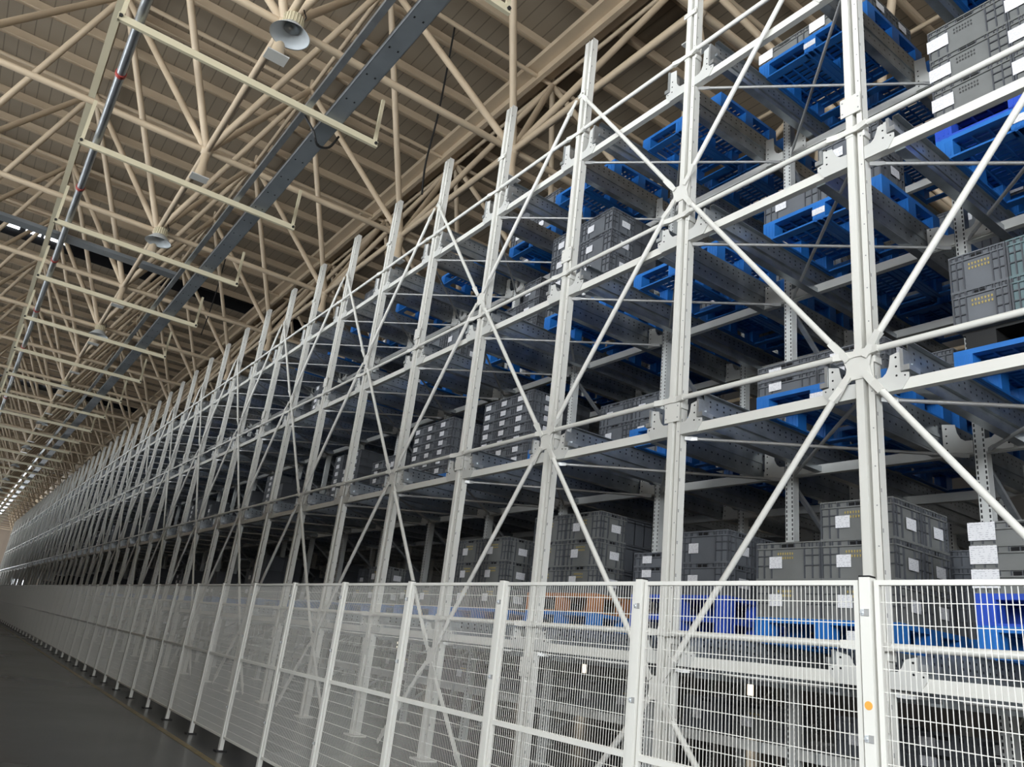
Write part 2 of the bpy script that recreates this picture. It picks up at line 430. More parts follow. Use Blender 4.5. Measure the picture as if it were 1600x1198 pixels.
    for x in (-.2, 3.9): MB().box(x-.03, x+.03, -.02, .02, .11, .98).build('hanger_strut', M_CREAM, tb)
    bolts = MB(); bolts.tube((-.21, -.03, .07), (-.21, -.055, .07), .03, 6).tube((3.91, -.03, .06), (3.91, -.055, .06), .03, 6); bolts.build('bolt', M_BLACK, tb)
    bars = [tb]
    for j in range(-1, 28):
        if j: bars.append(dup(tb, (0, BY+BG*j, 9.32)))
    for o in bars:
        k = round((o.location.y-BY)/BG)+2
        if 1 <= k: tag(o, 'cream trapeze bar carrying the grey trays, %s from the camera' % nth(k), 'hanger bar', 'trapeze bars under the roof')
        else: tag(o, 'distant cream trapeze bar at the far end of the roof' if k > 0 else 'cream trapeze bar overhead behind the visible ones', 'hanger bar', 'trapeze bars under the roof')
    tr = MB(); tr.box(2.98, 3.27, -8, 130, 9.43, 9.445).box(2.975, 2.985, -8, 130, 9.43, 9.53).box(3.265, 3.275, -8, 130, 9.43, 9.53)
    t = empty('cable_tray', (0, 0, 0)); tr.build('tray_body', M_TRAY, t)
    dots = MB(); y = 2
    while y < 60:
        for x in (3.05, 3.19): dots.box(x-.012, x+.012, y, y+.035, 9.427, 9.431)
        y += .75
    o = dots.build('slot', M_HOLE, t); o['kind'] = 'stuff'
    tag(t, 'wide dark grey slotted cable tray running along the hall under the roof', 'cable tray')
    tag(MB().box(2.62, 2.72, -8, 130, 9.43, 9.5).build('strut_channel', M_TRAYHI), 'narrow galvanised channel running beside the wide grey tray', 'channel')
    pr = empty('sprinkler_pipe', (0, 0, 0)); MB().tube((.03, -8, 9.50), (.03, 130, 9.50), .07, 14).build('pipe_run', M_TRAYHI, pr)
    for j in range(0, 12, 1):
        MB().tube((.03, NY0+G*j+1.9, 9.5), (.03, NY0+G*j+1.98, 9.5), .085, 14).build('red_coupling', M_RED, pr)
    pr2 = tag(pr, 'round galvanised pipe with red couplings, leftmost of the runs under the roof', 'pipe')
    tag(MB().box(-.36, -.24, -8, 130, HT-4.0, HT-3.9).build('cream_channel', M_CREAM), 'cream channel along the hall at the left ends of the trapeze bars', 'channel')
    # transverse grey tray at left
    tag(MB().box(-12.5, 3.2, 23.3, 23.7, 10.9, 11.0).build('cross_cable_tray', M_TRAY), 'dark tray crossing the hall at upper left, below the roof', 'cable tray')
    # loose black cables
    def cable(pts, lab):
        mb = MB(); P_ = [Vector(p) for p in pts]; P_ = [P_[0]]+P_+[P_[-1]]; pts = []
        for k in range(1, len(P_)-2):
            for t in (0, .2, .4, .6, .8):
                a, b, c, d = P_[k-1:k+3]
                pts.append(.5*((2*b)+(c-a)*t+(2*a-5*b+4*c-d)*t*t+(3*b-a-3*c+d)*t**3))
        pts.append(P_[-1])
        for a, b in zip(pts, pts[1:]): mb.tube(a, b, .022, 6)
        tag(mb.build('black_cable', M_BLACK), lab, 'cable', 'loose black cables')
    cable([(2.7, 11.2, 9.45), (2.85, 11.0, 9.1), (3.0, 11.1, 8.95), (3.25, 11.3, 9.15), (3.4, 11.4, 9.5)], 'short black cable looping off the grey tray')
    cable([(5.95, 13.0, 14.9), (5.97, 13.1, 12.6), (5.92, 13.2, 11.2), (5.96, 13.2, 10.4)], 'black cable hanging down from the roof behind the uprights')
    cable([(5.2, 28.0, 14.9), (5.2, 28.1, 12.6), (5.1, 28.2, 11.0)], 'thin black cable hanging far off above the rack')
roof()

# ------------------------------------------------------------------ rack: prototypes
def front_upright(even):
    e = empty('front_upright')
    c = MB()
    c.box(0, .012, -.040, .025, .02, TOP-.04)                      # main front flange
    c.box(0, .10, .021, .025, .02, TOP-.04)                        # left return
    c.box(.012, .07, -.040, -.036, .02, TOP)                      # lips of the groove
    c.box(.026, .08, -.074, -.070, .02, TOP-.01)
    c.box(.018, .026, -.125, -.070, .02, TOP-.02)                      # second flange
    c.box(.018, .11, -.125, -.121, .02, TOP)                       # side web
    c.box(.09, .10, -.121, .021, .02, TOP-.04)                     # back web
    c.build('column', M_WHITE, e)
    h = MB(); z = .3
    while z < TOP-.1:
        h.tube((.018, -.098, z), (.014, -.098, z), .006, 6); h.box(.03, .042, -.1262, -.1248, z+.1, z+.13); z += .3
    h.build('screw', M_FIXING, e)
    MB().box(-.06, .17, -.19, .09, 0, .02).build('base_plate', M_WHITE, e)
    for L in (1, 2, 3, 4):
        t = TIE[L]; b0, b1 = BEAM[L]
        for s, y_in, y_tip in ((-1, -.126, -.335), (1, .026, .265)):
            def P(y, z): return (y, z)
            w = abs(y_tip-y_in)
            ys = [y_in, y_in+s*w*.30, y_in+s*w*.44, y_in+s*w*.56, y_in+s*w*.62]
            zs = [b1+.035, b1+.04, b1+.065, b1+.12, t-.07]
            pts = [(y_in, b0)]+list(zip(ys, zs))+[(y_tip, t-.05), (y_tip, b1+.05), (y_tip+s*.06, b1+.04), (y_tip+s*.06, b1), (y_tip, b0)]
            if s > 0: pts = pts[::-1]
            a = MB().prism(pts, .014, .022)
            a.box(.022, .16, min(y_tip, y_tip-s*.006), max(y_tip, y_tip-s*.006), b1, t-.05)
            o = a.build('saddle_bracket', M_ARM, e)
            d = MB()
            for k in range(3): d.tube((.0142, y_tip-s*.035, b1+.03+k*.075), (.012, y_tip-s*.035, b1+.03+k*.075), .009, 6)
            d.tube((.0142, y_tip+s*.03, b1+.02), (.012, y_tip+s*.03, b1+.02), .007, 6)
            d.build('bolt_hole', M_HOLE, o)
            # little galvanised rail hook on the bracket's tip
            MB().box(-.0, .16, min(y_tip+s*.004, y_tip+s*.075), max(y_tip+s*.004, y_tip+s*.075), b1+.055, b1+.10).box(-.0, .16, min(y_tip+s*.004, y_tip+s*.03), max(y_tip+s*.004, y_tip+s*.03), b1+.10, t-.04).build('rail_hook', M_GALV, e)
        MB().box(-.006, -.001, -.04, .03, t-.05, t+.05).build('tie_clip', M_WHITE, e); MB().box(.006, .10, -.142, -.126, t-.09, t-.03).build('side_clip', M_WHITE, e)
    splices = (1.25, 6.35) if even else (3.80, 8.92)
    nodes = (3.813, 8.958) if even else (1.226, 6.377)
    for z in splices:
        hh = .10 if z < 8.5 else .035
        o = MB().box(-.012, -.001, -.125, .065, z-hh, z+hh).build('splice_plate', M_WHITE, e)
        d = MB()
        for yy in (-.105, .045):
            for zz in ((-.06, .06) if hh > .05 else (0,)): d.tube((-.012, yy, z+zz), (-.015, yy, z+zz), .008, 6)
        d.build('bolt', M_FIXING, o)
    for z in nodes:
        if z > 8.5: pts = [(-.07, z-.05), (.05, z-.05), (.06, z+.0), (-.01, z+.06), (-.08, z+.03)]
        else: pts = [(-.13, z-.12), (-.05, z-.10), (.05, z-.10), (.12, z-.14), (.09, z), (.13, z+.12), (.05, z+.10), (-.05, z+.10), (-.13, z+.13), (-.10, z)]
        o = MB().prism(pts[::-1], -.014, -.002).build('brace_plate', M_WHITE, e)
        d = MB()
        for yy, zz in ((-.1, -.095), (.1, -.1), (-.1, .095), (.1, .095)) if z < 8.5 else ((-.05, -.01), (.04, -.01)):
            d.tube((-.022, yy, z+zz), (-.032, yy, z+zz), .011, 6)
        d.build('bolt', M_BOLT, o)
    return e
protoE, protoO = front_upright(True), front_upright(False)
usedE = usedO = False
for i in range(-1, NB+1):
    even = i % 2 == 0
    loc = (FX, py(i), 0)
    if even and not usedE: o = protoE; o.location = loc; usedE = True
    elif (not even) and not usedO: o = protoO; o.location = loc; usedO = True
    else: o = dup(protoE if even else protoO, loc)
    if i == -1: lab = 'white front rack upright just beyond the right edge of the photo'
    else: lab = 'white front rack upright standing behind the mesh fence, %s from the right' % nth(i+1)
    tag(o, lab, 'rack upright', 'front uprights of the rack')

def flat_tube(p, q, r, flat=.16, mb=None, thick=.006, wide=.032):
    """tube with flattened bolted ends"""
    mb = mb or MB(); p = Vector(p); q = Vector(q); d = (q-p).normalized()
    a, b = p+d*flat, q-d*flat
    mb.tube(a, b, r, 12)
    side = d.cross(Vector((1, 0, 0))).normalized(); fx = Vector((thick, 0, 0))
    for e0, e1, c in ((p, a, 1), (q, b, -1)):
        m = e0+d*c*flat*.45
        ring = [(e0-d*c*.02, wide*.8), (m, wide), (e1+d*c*.01, r*1.02)]
        prev = None
        vs = []
        for cc, w in ring:
            th = fx if cc is not ring[2][0] else Vector((r, 0, 0))
            vs += [tuple(cc-side*w-th), tuple(cc+side*w-th), tuple(cc+side*w+th), tuple(cc-side*w+th)]
        fs = []
        for k in range(2):
            for j in range(4): fs.append((k*4+j, k*4+(j+1) % 4, k*4+4+(j+1) % 4, k*4+4+j))
        fs += [(3,2,1,0), (8,9,10,11)]
        mb.add(vs, fs)
    return mb
tie_me = flat_tube((-.02, .02, 0), (-.02, B-.02, 0), .027).mesh('tie_tube', M_WHITE)
def beam_mesh(name, m, y0, y1, h, dx=.05):
    return MB().box(.004, dx, y0, y1, 0, h).box(dx, dx+.02, y0, y1, .0, .012).mesh(name, m)
beam_me = beam_mesh('shelf_beam', M_WHITE, .03, B-.13, .088)
Z_EVEN = {0: 0, 2: 3.813, 4: 8.958}; 
for i in range(-1, NB):
    for L in (1, 2, 3, 4):
        far = False
        o = inst(tie_me, 'tie_tube', None, (FX, py(i), TIE[L]))
        tag(o, ('white tie tube on the %s, far down the rack' % LEV[L]) if far else 'white tie tube bolted across the %s, %s' % (LEV[L], bayname(i)), 'tie tube', 'front tie tubes, '+LEV[L])
        b = inst(beam_me, 'shelf_beam', None, (FX+.022, py(i), BEAM[L][0]))
        tag(b, ('white front beam of the %s, far down the rack' % LEV[L]) if far else 'white front beam under the %s, %s' % (LEV[L], bayname(i)), 'beam', 'front beams, '+LEV[L])
# diagonal braces of the front face
def brace_me(z0, z1, up):
    # from plate at upright i to plate at upright i+1 ; up: rises towards i+1
    a = Vector((-.03, .08, z0+.085)) ; b = Vector((-.03, B-.08, z1-.085))
    if not up: a = Vector((-.03, .08, z1-.085)); b = Vector((-.03, B-.08, z0+.085))
    return flat_tube(a, b, .027, .2).mesh('diagonal_brace', M_WHITE)
ZONES = [(.1, 1.226, 'below the lowest shelf'), (1.226, 3.813, 'between the lowest and second shelf'), (3.813, 6.377, 'between the second and third shelf'), (6.377, 8.958, 'between the third and top shelf')]
for z, (z0, z1, zn) in enumerate(ZONES):
    lo_even = z % 2 == 0                       # lower end sits on even uprights
    if z == 0:
        mu = flat_tube((-.03, .95, .06), (-.03, B-.08, z1-.1), .027, .2).mesh('diagonal_brace', M_WHITE)
        md = flat_tube((-.03, .08, z1-.1), (-.03, 1.05, .06), .027, .2).mesh('diagonal_brace', M_WHITE)
    else: mu, md = brace_me(z0, z1, True), brace_me(z0, z1, False)
    for i in range(-1, NB):
        up = (i % 2 == 0) == lo_even
        o = inst(mu if up else md, 'diagonal_brace', None, (FX, py(i), 0))
        tag(o, 'white slanting brace %s, %s' % (zn, bayname(i)), 'brace', 'slanting braces, '+zn)
# interior uprights
def inner_upright():
    e = empty('perforated_upright')
    H_ = TIE[4]+.2
    c = MB().box(0, .008, -.10, 0, .02, H_).box(.008, .10, -.10, -.094, .02, H_).box(.008, .10, -.006, 0, .02, H_).box(.094, .10, -.094, -.08, .02, H_).box(.094, .10, -.02, -.006, .02, H_)
    c.build('column', M_PERF, e)
    for L in (1, 2, 3, 4):
        t = TIE[L]; b0, b1 = BEAM[L]
        for s, y_in, y_tip in ((-1, -.102, -.335), (1, .002, .265)):
            w = abs(y_tip-y_in)
            ys = [y_in, y_in+s*w*.25, y_in+s*w*.40, y_in+s*w*.50, y_in+s*w*.55]
            zs = [b1+.03, b1+.035, b1+.065, b1+.12, t-.07]
            pts = [(y_in, b0)]+list(zip(ys, zs))+[(y_tip, t-.05), (y_tip, b0)]
            if s > 0: pts = pts[::-1]
            a = MB().prism(pts, -.012, -.004); a.build('saddle_bracket', M_ARM, e)
            d = MB()
            for k in range(4): d.tube((-.0122, y_tip-s*.035, b0+.05+k*.07), (-.014, y_tip-s*.035, b0+.05+k*.07), .009, 6)
            d.build('bolt_hole', M_HOLE, e)
    MB().box(-.04, .14, -.15, .05, 0, .02).build('base_plate', M_WHITE, e)
    return e
pin = None; cnt = 0
ROWN = {1: 'first inner row behind the front', 2: 'second inner row', 3: 'third inner row', 4: 'fourth inner row'}
for r in (1, 2, 3, 4):
    imax = {1: NB, 2: 45, 3: 24, 4: 18}[r]
    for i in range(-1, imax):
        loc = (FX+ROWX[r], py(i), 0)
        if pin is None: pin = inner_upright(); pin.location = loc; o = pin
        else: o = dup(pin, loc)
        lab = 'perforated grey-white upright, %s, in line with the %s front upright' % (ROWN[r], nth(i+1) if i >= 0 else 'unseen')
        tag(o, lab, 'rack upright', 'perforated uprights, '+ROWN[r])
# inner beams : rows 1..4
ib = beam_mesh('inner_beam', M_ARM, .004, B-.104, .10)
kcount = 0; rest = MB()
for r in (1, 2, 3, 4):
    for L in (0, 1, 2, 3, 4):
        z = .70 if L == 0 else BEAM[L][0]-.01
        for i in range(-1, {1: NB-1, 2: 44, 3: 24, 4: 18}[r]):
            if (r == 1 and i < 40) or (r == 2 and i < 14):
                o = inst(ib, 'inner_beam', None, (FX+ROWX[r], py(i), z)); kcount += 1
                ln = 'ground level' if L == 0 else LEV[L]
                tag(o, 'pale beam of the %s, %s, %s' % (ROWN[r].split(' behind')[0], ln, bayname(i)),
                    'beam', 'inner beams, '+ln)
            else:
                rest.box(FX+ROWX[r]+.004, FX+ROWX[r]+.05, py(i)+.004, py(i)+B-.104, z, z+.10)
o = rest.build('inner_beam', M_ARM); tag(o, 'mass of pale shelf beams deep inside and far down the rack', 'beams', kind='stuff')
# plan bracing between front row and first inner row
p1 = flat_tube((.08, -.16, 0), (ROWX[1]-.03, -B+.05, 0), .017, .1, wide=.022).mesh('plan_brace', M_ZINC)
p2 = flat_tube((.08, -B+.04, .035), (ROWX[1]-.03, -.14, .035), .017, .1, wide=.022).mesh('plan_brace', M_ZINC)
rest = MB()
for i in range(0, NB):
    for L in (1, 2, 3, 4):
        z = BEAM[L][0]-.03
        if i < 37:
            for me, w in ((p1, 'inwards right'), (p2, 'inwards left')):
                o = inst(me, 'plan_brace', None, (FX, py(i), z))
                tag(o, 'thin flat brace under the %s, slanting %s, %s' % (LEV[L], w, bayname(i-1)), 'brace', 'flat-lying braces, '+LEV[L])
        else:
            rest.tube((FX+.08, py(i)-.16, z), (FX+ROWX[1]-.03, py(i)-B+.05, z), .017, 5); rest.tube((FX+.08, py(i)-B+.04, z+.035), (FX+ROWX[1]-.03, py(i)-.14, z+.035), .017, 5)
tag(rest.build('plan_brace', M_ZINC), 'mass of thin flat-lying braces at the far end of the rack', 'braces', kind='stuff')
# channel lattice between inner rows
lat = {}
for (ra, rb) in ((1, 2), (3, 4)):
    dx = ROWX[rb]-ROWX[ra]
    for q, (za, zb, up) in enumerate(((.35, 1.35, 1), (3.45, 2.3, 0), (5.6, 4.4, 0), (7.7, 6.5, 0))):
        me = MB().bar((.11, -.05, za), (dx-.01, -.05, zb), .05, .04).mesh('frame_channel', M_GALV)
        for i in range(0, 30 if ra == 1 else 14):
            o = inst(me, 'frame_channel', None, (FX+ROWX[ra], py(i), 0))
            tag(o, 'slanting channel behind the %s inner row, under the %s, behind the %s front upright' % ('first' if ra == 1 else 'third', LEV[q+1], nth(i+1)),
                'channel', 'slanting channels behind row %s' % ('one' if ra == 1 else 'three'))
# pallet rails
def rail_me(s):
    m = MB(); L_ = ROWX[4]+1.6
    y = 0
    m.box(.06, L_, -.003, .003, .02, .37)                                  # web
    m.box(.06, L_, min(s*.05, 0), max(s*.05, 0), .37, .376)                # top flange
    m.box(.06, L_, min(-s*.012, s*.035), max(-s*.012, s*.035), .17, .205)  # pressed rib
    m.box(.06, L_, min(s*.09, 0), max(s*.09, 0), .0, .02)                  # bottom flange
    m.box(.06, L_, min(s*.085, s*.09), max(s*.085, s*.09), .02, .06)
    return m.mesh('pallet_rail', M_RAIL)
rl, rr = rail_me(1), rail_me(-1)
rest = MB(); 
for i in range(-1, NB):
    for L in (1, 2, 3, 4):
        z = ZP[L]-.376
        for me, y, w in ((rl, .29, 'right'), (rr, B-.36, 'left')):
            if i < 35:
                o = inst(me, 'pallet_rail', None, (FX+.02, py(i)+y, z))
                tag(o, 'perforated galvanised rail, %s side of its lane, %s, %s' % (w, LEV[L], bayname(i)), 'rail', 'pallet rails, '+LEV[L])
            else: rest.box(FX+.08, FX+6, py(i)+y-.02, py(i)+y+.02, z, z+.376)
tag(rest.build('pallet_rail', M_RAIL), 'mass of galvanised rails at the far end of the rack', 'rails', kind='stuff')

# ------------------------------------------------------------------ pallets
PW, PD, PH = 1.412, 1.15, .235
def pallet_meshes(m, nm):
    d = MB()                                   # deck
    zt = PH
    d.box(0, .07, 0, PW, zt-.045, zt).box(PD-.07, PD, 0, PW, zt-.045, zt).box(.07, PD-.07, 0, .07, zt-.045, zt).box(.07, PD-.07, PW-.07, PW, zt-.045, zt)
    n = 12
    for k in range(n):
        x = .07+(PD-.14)*(k+.5)/n; d.box(x-.026, x+.026, .07, PW-.07, zt-.022, zt-.004)
    for k in range(9):
        y = .07+(PW-.14)*(k+.5)/9; d.box(.07, PD-.07, y-.008, y+.008, zt-.045, zt-.022)
    deck = d.mesh('deck', m)
    f = MB().box(0, .15, -.085, .085, 0, zt-.04)
    foot = MB().box(0, .15, 0, .15, .02, zt-.045); 
    for q in range(3): foot.box(-.004, 0, .025+q*.042, .037+q*.042, .03, zt-.05)
    foot = foot.mesh('foot', m)
    rn = MB().box(0, PD, 0, .15, 0, .02)
    for q in range(2): rn.box(0, PD, .03+q*.07, .05+q*.07, -.008, 0)
    runner = rn.mesh('runner', m)
    cr = MB().box(0, .10, .15, PW-.15, 0, .02).mesh('cross_runner', m)
    return deck, foot, runner, cr
def make_pallet(m, nm):
    deck, foot, runner, cr = pallet_meshes(m, nm)
    e = empty(nm)
    inst(deck, 'deck', e)
    for x in (0, PD/2-.075, PD-.15):
        for y in (0, PW/2-.075, PW-.15): inst(foot, 'foot', e, (x, y, 0))
    for y in (0, PW/2-.075, PW-.15): inst(runner, 'runner', e, (0, y, 0))
    inst(cr, 'cross_runner', e); inst(cr, 'cross_runner', e, (PD-.10, 0, 0))
    return e
def far_pallet(m):
    d = MB(); d.box(0, PD, 0, PW, PH-.04, PH)
    for y in (0, PW/2-.075, PW-.15): d.box(0, PD, y, y+.15, 0, PH-.04)
    return d.mesh('blue_pallet', m)
palA = make_pallet(M_BLUE, 'blue_pallet'); palB = make_pallet(M_BLUE2, 'blue_pallet'); palO = make_pallet(M_ORCR, 'orange_pallet')
farA = far_pallet(M_BLUE)
protoused = {}
PALN = [0]
DEPTHS = {0: 'front', 1: 'second deep', 2: 'third deep'}
def place_pallet(i, L, d, x, z, kind='A', lab=None):
    y = py(i)+.294
    PALN[0] += 1
    if i > 9 or d > 1 and i > 5:
        o = inst(farA, 'blue_pallet', None, (x, y, z))
    else:
        p = {'A': palA, 'B': palB, 'O': palO}[kind]
        if kind not in protoused: protoused[kind] = 1; o = p; o.location = (x, y, z)
        else: o = dup(p, (x, y, z))
    cn = {'A': 'blue', 'B': 'violet-blue', 'O': 'orange-brown'}[kind]
    lab = lab or ('%s plastic pallet, %s in its lane, %s, %s' % (cn, DEPTHS[d], LEV[L] if L else 'ground level', bayname(i)))
    tag(o, lab, 'pallet', ('orange' if kind == 'O' else 'blue')+' pallets, '+(LEV[L] if L else 'ground level'))
    return o
# ------------------------------------------------------------------ crates
def crate_meshes(w, d, h, m, solid=False):
    """w along y (front), d along x, h ; origin at front right bottom; a Euro crate"""
    b = MB(); t = .012; b.m = 0
    ix = .016                                    # wall set in behind the ribs
    b.box(ix, d-ix, ix, w-ix, 0, .012)
    b.box(ix, ix+t, ix, w-ix, .012, h-.012); b.box(d-ix-t, d-ix, ix, w-ix, .012, h-.012)
    b.box(ix+t, d-ix-t, ix, ix+t, .012, h-.012); b.box(ix+t, d-ix-t, w-ix-t, w-ix, .012, h-.012)
    # rim bands
    for z in (h-.014, h-.065) if h > .12 else (h-.012,):
        b.box(0, d, 0, .014, z, z+.012); b.box(0, d, w-.014, w, z, z+.012); b.box(0, .014, .014, w-.014, z, z+.012); b.box(d-.014, d, .014, w-.014, z, z+.012)
    b.box(0, d, 0, .014, 0, .012).box(0, d, w-.014, w, 0, .012).box(0, .014, .014, w-.014, 0, .012).box(d-.014, d, .014, w-.014, 0, .012)
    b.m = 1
    # vertical ribs on the four faces, in the painted shadow grey
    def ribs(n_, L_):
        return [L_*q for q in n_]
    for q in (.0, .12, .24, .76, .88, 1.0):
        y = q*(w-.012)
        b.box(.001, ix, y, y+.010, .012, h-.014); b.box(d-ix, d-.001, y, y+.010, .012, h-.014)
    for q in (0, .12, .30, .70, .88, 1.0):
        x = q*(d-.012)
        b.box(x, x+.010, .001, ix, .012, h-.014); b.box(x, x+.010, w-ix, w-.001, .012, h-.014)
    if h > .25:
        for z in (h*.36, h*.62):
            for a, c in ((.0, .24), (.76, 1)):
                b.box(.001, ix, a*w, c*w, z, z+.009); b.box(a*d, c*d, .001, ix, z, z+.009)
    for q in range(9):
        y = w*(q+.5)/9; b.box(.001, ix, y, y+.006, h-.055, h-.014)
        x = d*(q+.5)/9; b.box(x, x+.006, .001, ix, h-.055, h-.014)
    body = b.mesh('crate_body', [m, M_RIBSHADE])
    g = MB().box(ix-.003, ix, w*.40, w*.60, h-.052, h-.02); g2 = MB().box(d*.40, d*.60, ix-.003, ix, h-.052, h-.02)
    return body, g.mesh('hand_grip', M_HOLE), g2.mesh('hand_grip', M_HOLE)
CR = {}
def crate_proto(kind, w, d, h, m, label=True, print_=None, edge=False):
    e = empty('plastic_crate')
    body, grip, grip2 = crate_meshes(w, d, h, m)
    inst(body, 'crate_body', e); inst(grip, 'hand_grip', e); inst(grip2, 'hand_grip', e)
    if label:
        lw, lh = (.15, .085) if h < .2 else (.14, .11)
        yy = w*.58
        if edge: yy = w-lw-.0; lw = .2; yy = w-.19; lh = min(.14, h*.8)
        MB().box(-.0025, -.0005, yy, yy+lw, h*.30 if h > .2 else h*.22, (h*.30 if h > .2 else h*.22)+lh).build('paper_label', M_PAPER, e)
        MB().box(d*.42, d*.42+.16, -.0025, -.0005, h*.3, h*.3+min(.10, h*.5)).build('paper_label', M_PAPER, e)
    if print_:
        rnd = random.Random(3); t = MB()
        for r in range(2):
            for q in range(7):
                y = w*.66-q*.026; z = h*.66-r*.04
                t.box(.0085, .0105, y-.012, y-.004, z, z+.022); t.box(.0085, .0105, y-.016, y, z+.008+.006*(q % 2), z+.013+.006*(q % 2))
        t.build('stencil_print', print_, e)
    CR[kind] = [e, False]
W6, W4, DP = .70, .46, .46
crate_proto('tall', W6, DP, .352, M_CRATE, print_=None)
crate_proto('tallY', W6, DP, .352, M_CRATE2, print_=M_YELLOW)
crate_proto('tallD', W6, DP, .36, M_CRATE2, print_=M_DARKTXT, edge=True)
crate_proto('narrow', W4, .60, .352, M_CRATE, label=False, print_=M_YELLOW)
crate_proto('narrowL', W4, .60, .352, M_CRATE)
crate_proto('teal', W4, .60, .352, M_CRATE3, label=False)
crate_proto('flat', W6, DP, .184, M_CRATE2, edge=True)
crate_proto('flat4', W4, .60, .176, M_CRATE)
crate_proto('flat6', W6, DP, .165, M_CRATE)
DIM = {'tall': (W6, DP, .352), 'tallY': (W6, DP, .352), 'tallD': (W6, DP, .36), 'narrow': (W4, .6, .352), 'narrowL': (W4, .6, .352), 'teal': (W4, .6, .352),
       'flat': (W6, DP, .184), 'flat4': (W4, .6, .176), 'flat6': (W6, DP, .165)}
NAMEC = {'tall': 'tall grey', 'tallY': 'tall yellow-printed grey', 'tallD': 'tall dark-printed grey', 'narrow': 'narrow yellow-printed grey', 'narrowL': 'narrow labelled grey', 'teal': 'narrow teal-grey',
         'flat': 'flat wide-labelled', 'flat4': 'flat narrow grey', 'flat6': 'flat grey'}
NC = [0]
massC = MB(); massP = MB()
def place_crate(kind, x, y, z, lab, grp):
    NC[0] += 1
    p, used = CR[kind]
    if not used: CR[kind][1] = True; o = p; o.location = (x, y, z)
    else: o = dup(p, (x, y, z))
    tag(o, lab, 'crate', grp)
def mass_crate(kind, x, y, z):
    w, d, h = DIM[kind]
    massC.m = 0; massC.box(x+.01, x+d-.01, y+.01, y+w-.01, z+.004, z+h-.02)
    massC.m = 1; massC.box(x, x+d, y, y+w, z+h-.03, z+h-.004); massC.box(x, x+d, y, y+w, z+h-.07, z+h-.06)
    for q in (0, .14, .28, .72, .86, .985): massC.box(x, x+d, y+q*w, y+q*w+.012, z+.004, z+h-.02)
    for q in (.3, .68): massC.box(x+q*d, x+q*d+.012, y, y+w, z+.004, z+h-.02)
    massC.m = 2
    if random.random() < .75: massC.box(x-.004, x+.008, y+w*.4, y+w*.4+.15, z+h*.3, z+h*.3+min(.1, h*.5))
COLN = {2: ['right', 'left'], 3: ['right', 'middle', 'left']}
HN = ['bottom', 'second up', 'third up', 'fourth up', 'fifth up', 'sixth up', 'seventh up']
def load(i, L, x, z, cols, rows=2, d=0):
    """cols: list right-to-left of (kind, count); rows deep"""
    n = len(cols)
    lim = ((i <= 5 and d == 0) or (i <= 3 and d == 1)) and NC[0] < 290
    for r in range(rows):
        y = py(i)+.294+.006
        for c, (kind, k) in enumerate(cols):
            if kind is None: y += (W6 if n == 2 else W4)+.005; continue
            w, dd, h = DIM[kind]
            for q in range(k):
                xx = x+.01+r*(dd+.006); zz = z+q*(h-.004)
                if lim and (r == 0 or (i <= 1 and d == 0)) and NC[0] < 290:
                    pos = '%s column' % COLN[n][c] if n in COLN else 'single column'
                    lab = '%s%s crate, %s, %s%s, %s, %s' % ('deeper ' if d else '', NAMEC[kind], HN[q], pos, ' behind' if r else '', LEV[L] if L else 'ground level', bayname(i))
                    place_crate(kind, xx, y, zz, lab, 'crates on the '+(LEV[L] if L else 'ground level'))
                else: mass_crate(kind, xx, y, zz)
            y += w+.005
PX = FX+.97
LOAD = {  # (bay, level): (depth shift, pallets, cols right->left, rows)
 (-1, 1): (0, 2, [('flat', 3), ('flat', 3)], 2), (-1, 2): (0, 1, [('narrow', 2), ('teal', 2), ('narrow', 2)], 1), (-1, 3): (0, 2, [('tallD', 3), ('tallD', 3)], 2), (-1, 4): (0, 1, [('tall', 2), ('tall', 2)], 2),
 (0, 1): (0, 1, [('tallY', 3), ('tallY', 2)], 2), (0, 2): (0, 1, [('flat6', 2), ('flat6', 2)], 1), (0, 3): (.10, 1, [('tall', 2), ('tall', 1)], 1), (0, 4): (0, 1, [('flat', 1), ('flat', 1)], 2),
 (1, 1): (.3, 2, [('tall', 2), ('flat6', 3)], 2), (1, 2): (.1, 1, [(None, 0), (None, 0)], 1), (1, 3): (0, 1, [(None, 0), (None, 0)], 1), (1, 4): (0, 1, [(None, 0), (None, 0)], 1),
 (2, 1): (.25, 2, [('tallY', 3), ('tallY', 3)], 2), (2, 2): (0, 1, [(None, 0), (None, 0)], 1), (2, 3): (.04, 1, [('tall', 4), ('tall', 4)], 2), (2, 4): (0, 1, [(None, 0), (None, 0)], 1),
 (3, 1): (.25, 1, [('tallY', 3), ('tallY', 3)], 2), (3, 2): (.40, 1, [('flat4', 7), ('flat4', 7), ('flat4', 7)], 2), (3, 3): (.3, 1, [('narrowL', 3), ('tall', 2)], 2), (3, 4): (.5, 1, [('tall', 2), ('tall', 2)], 2),
 (4, 1): (.3, 1, [('tallY', 1), ('tallY', 1)], 2), (4, 2): (.15, 1, [('flat4', 6), ('flat4', 6), ('flat4', 6)], 2), (4, 3): (.1, 1, [('tall', 2), ('tall', 2)], 2), (4, 4): (.2, 1, [(None, 0), (None, 0)], 1),
 (5, 1): (.3, 1, [('tallY', 2), ('tallY', 1)], 2), (5, 2): (.3, 1, [('tall', 2), ('flat6', 4)], 1), (5, 3): (.1, 1, [('flat6', 2), ('flat6', 2)], 2), (5, 4): (.2, 1, [(None, 0), (None, 0)], 1),
}
rnd = random.Random(11)
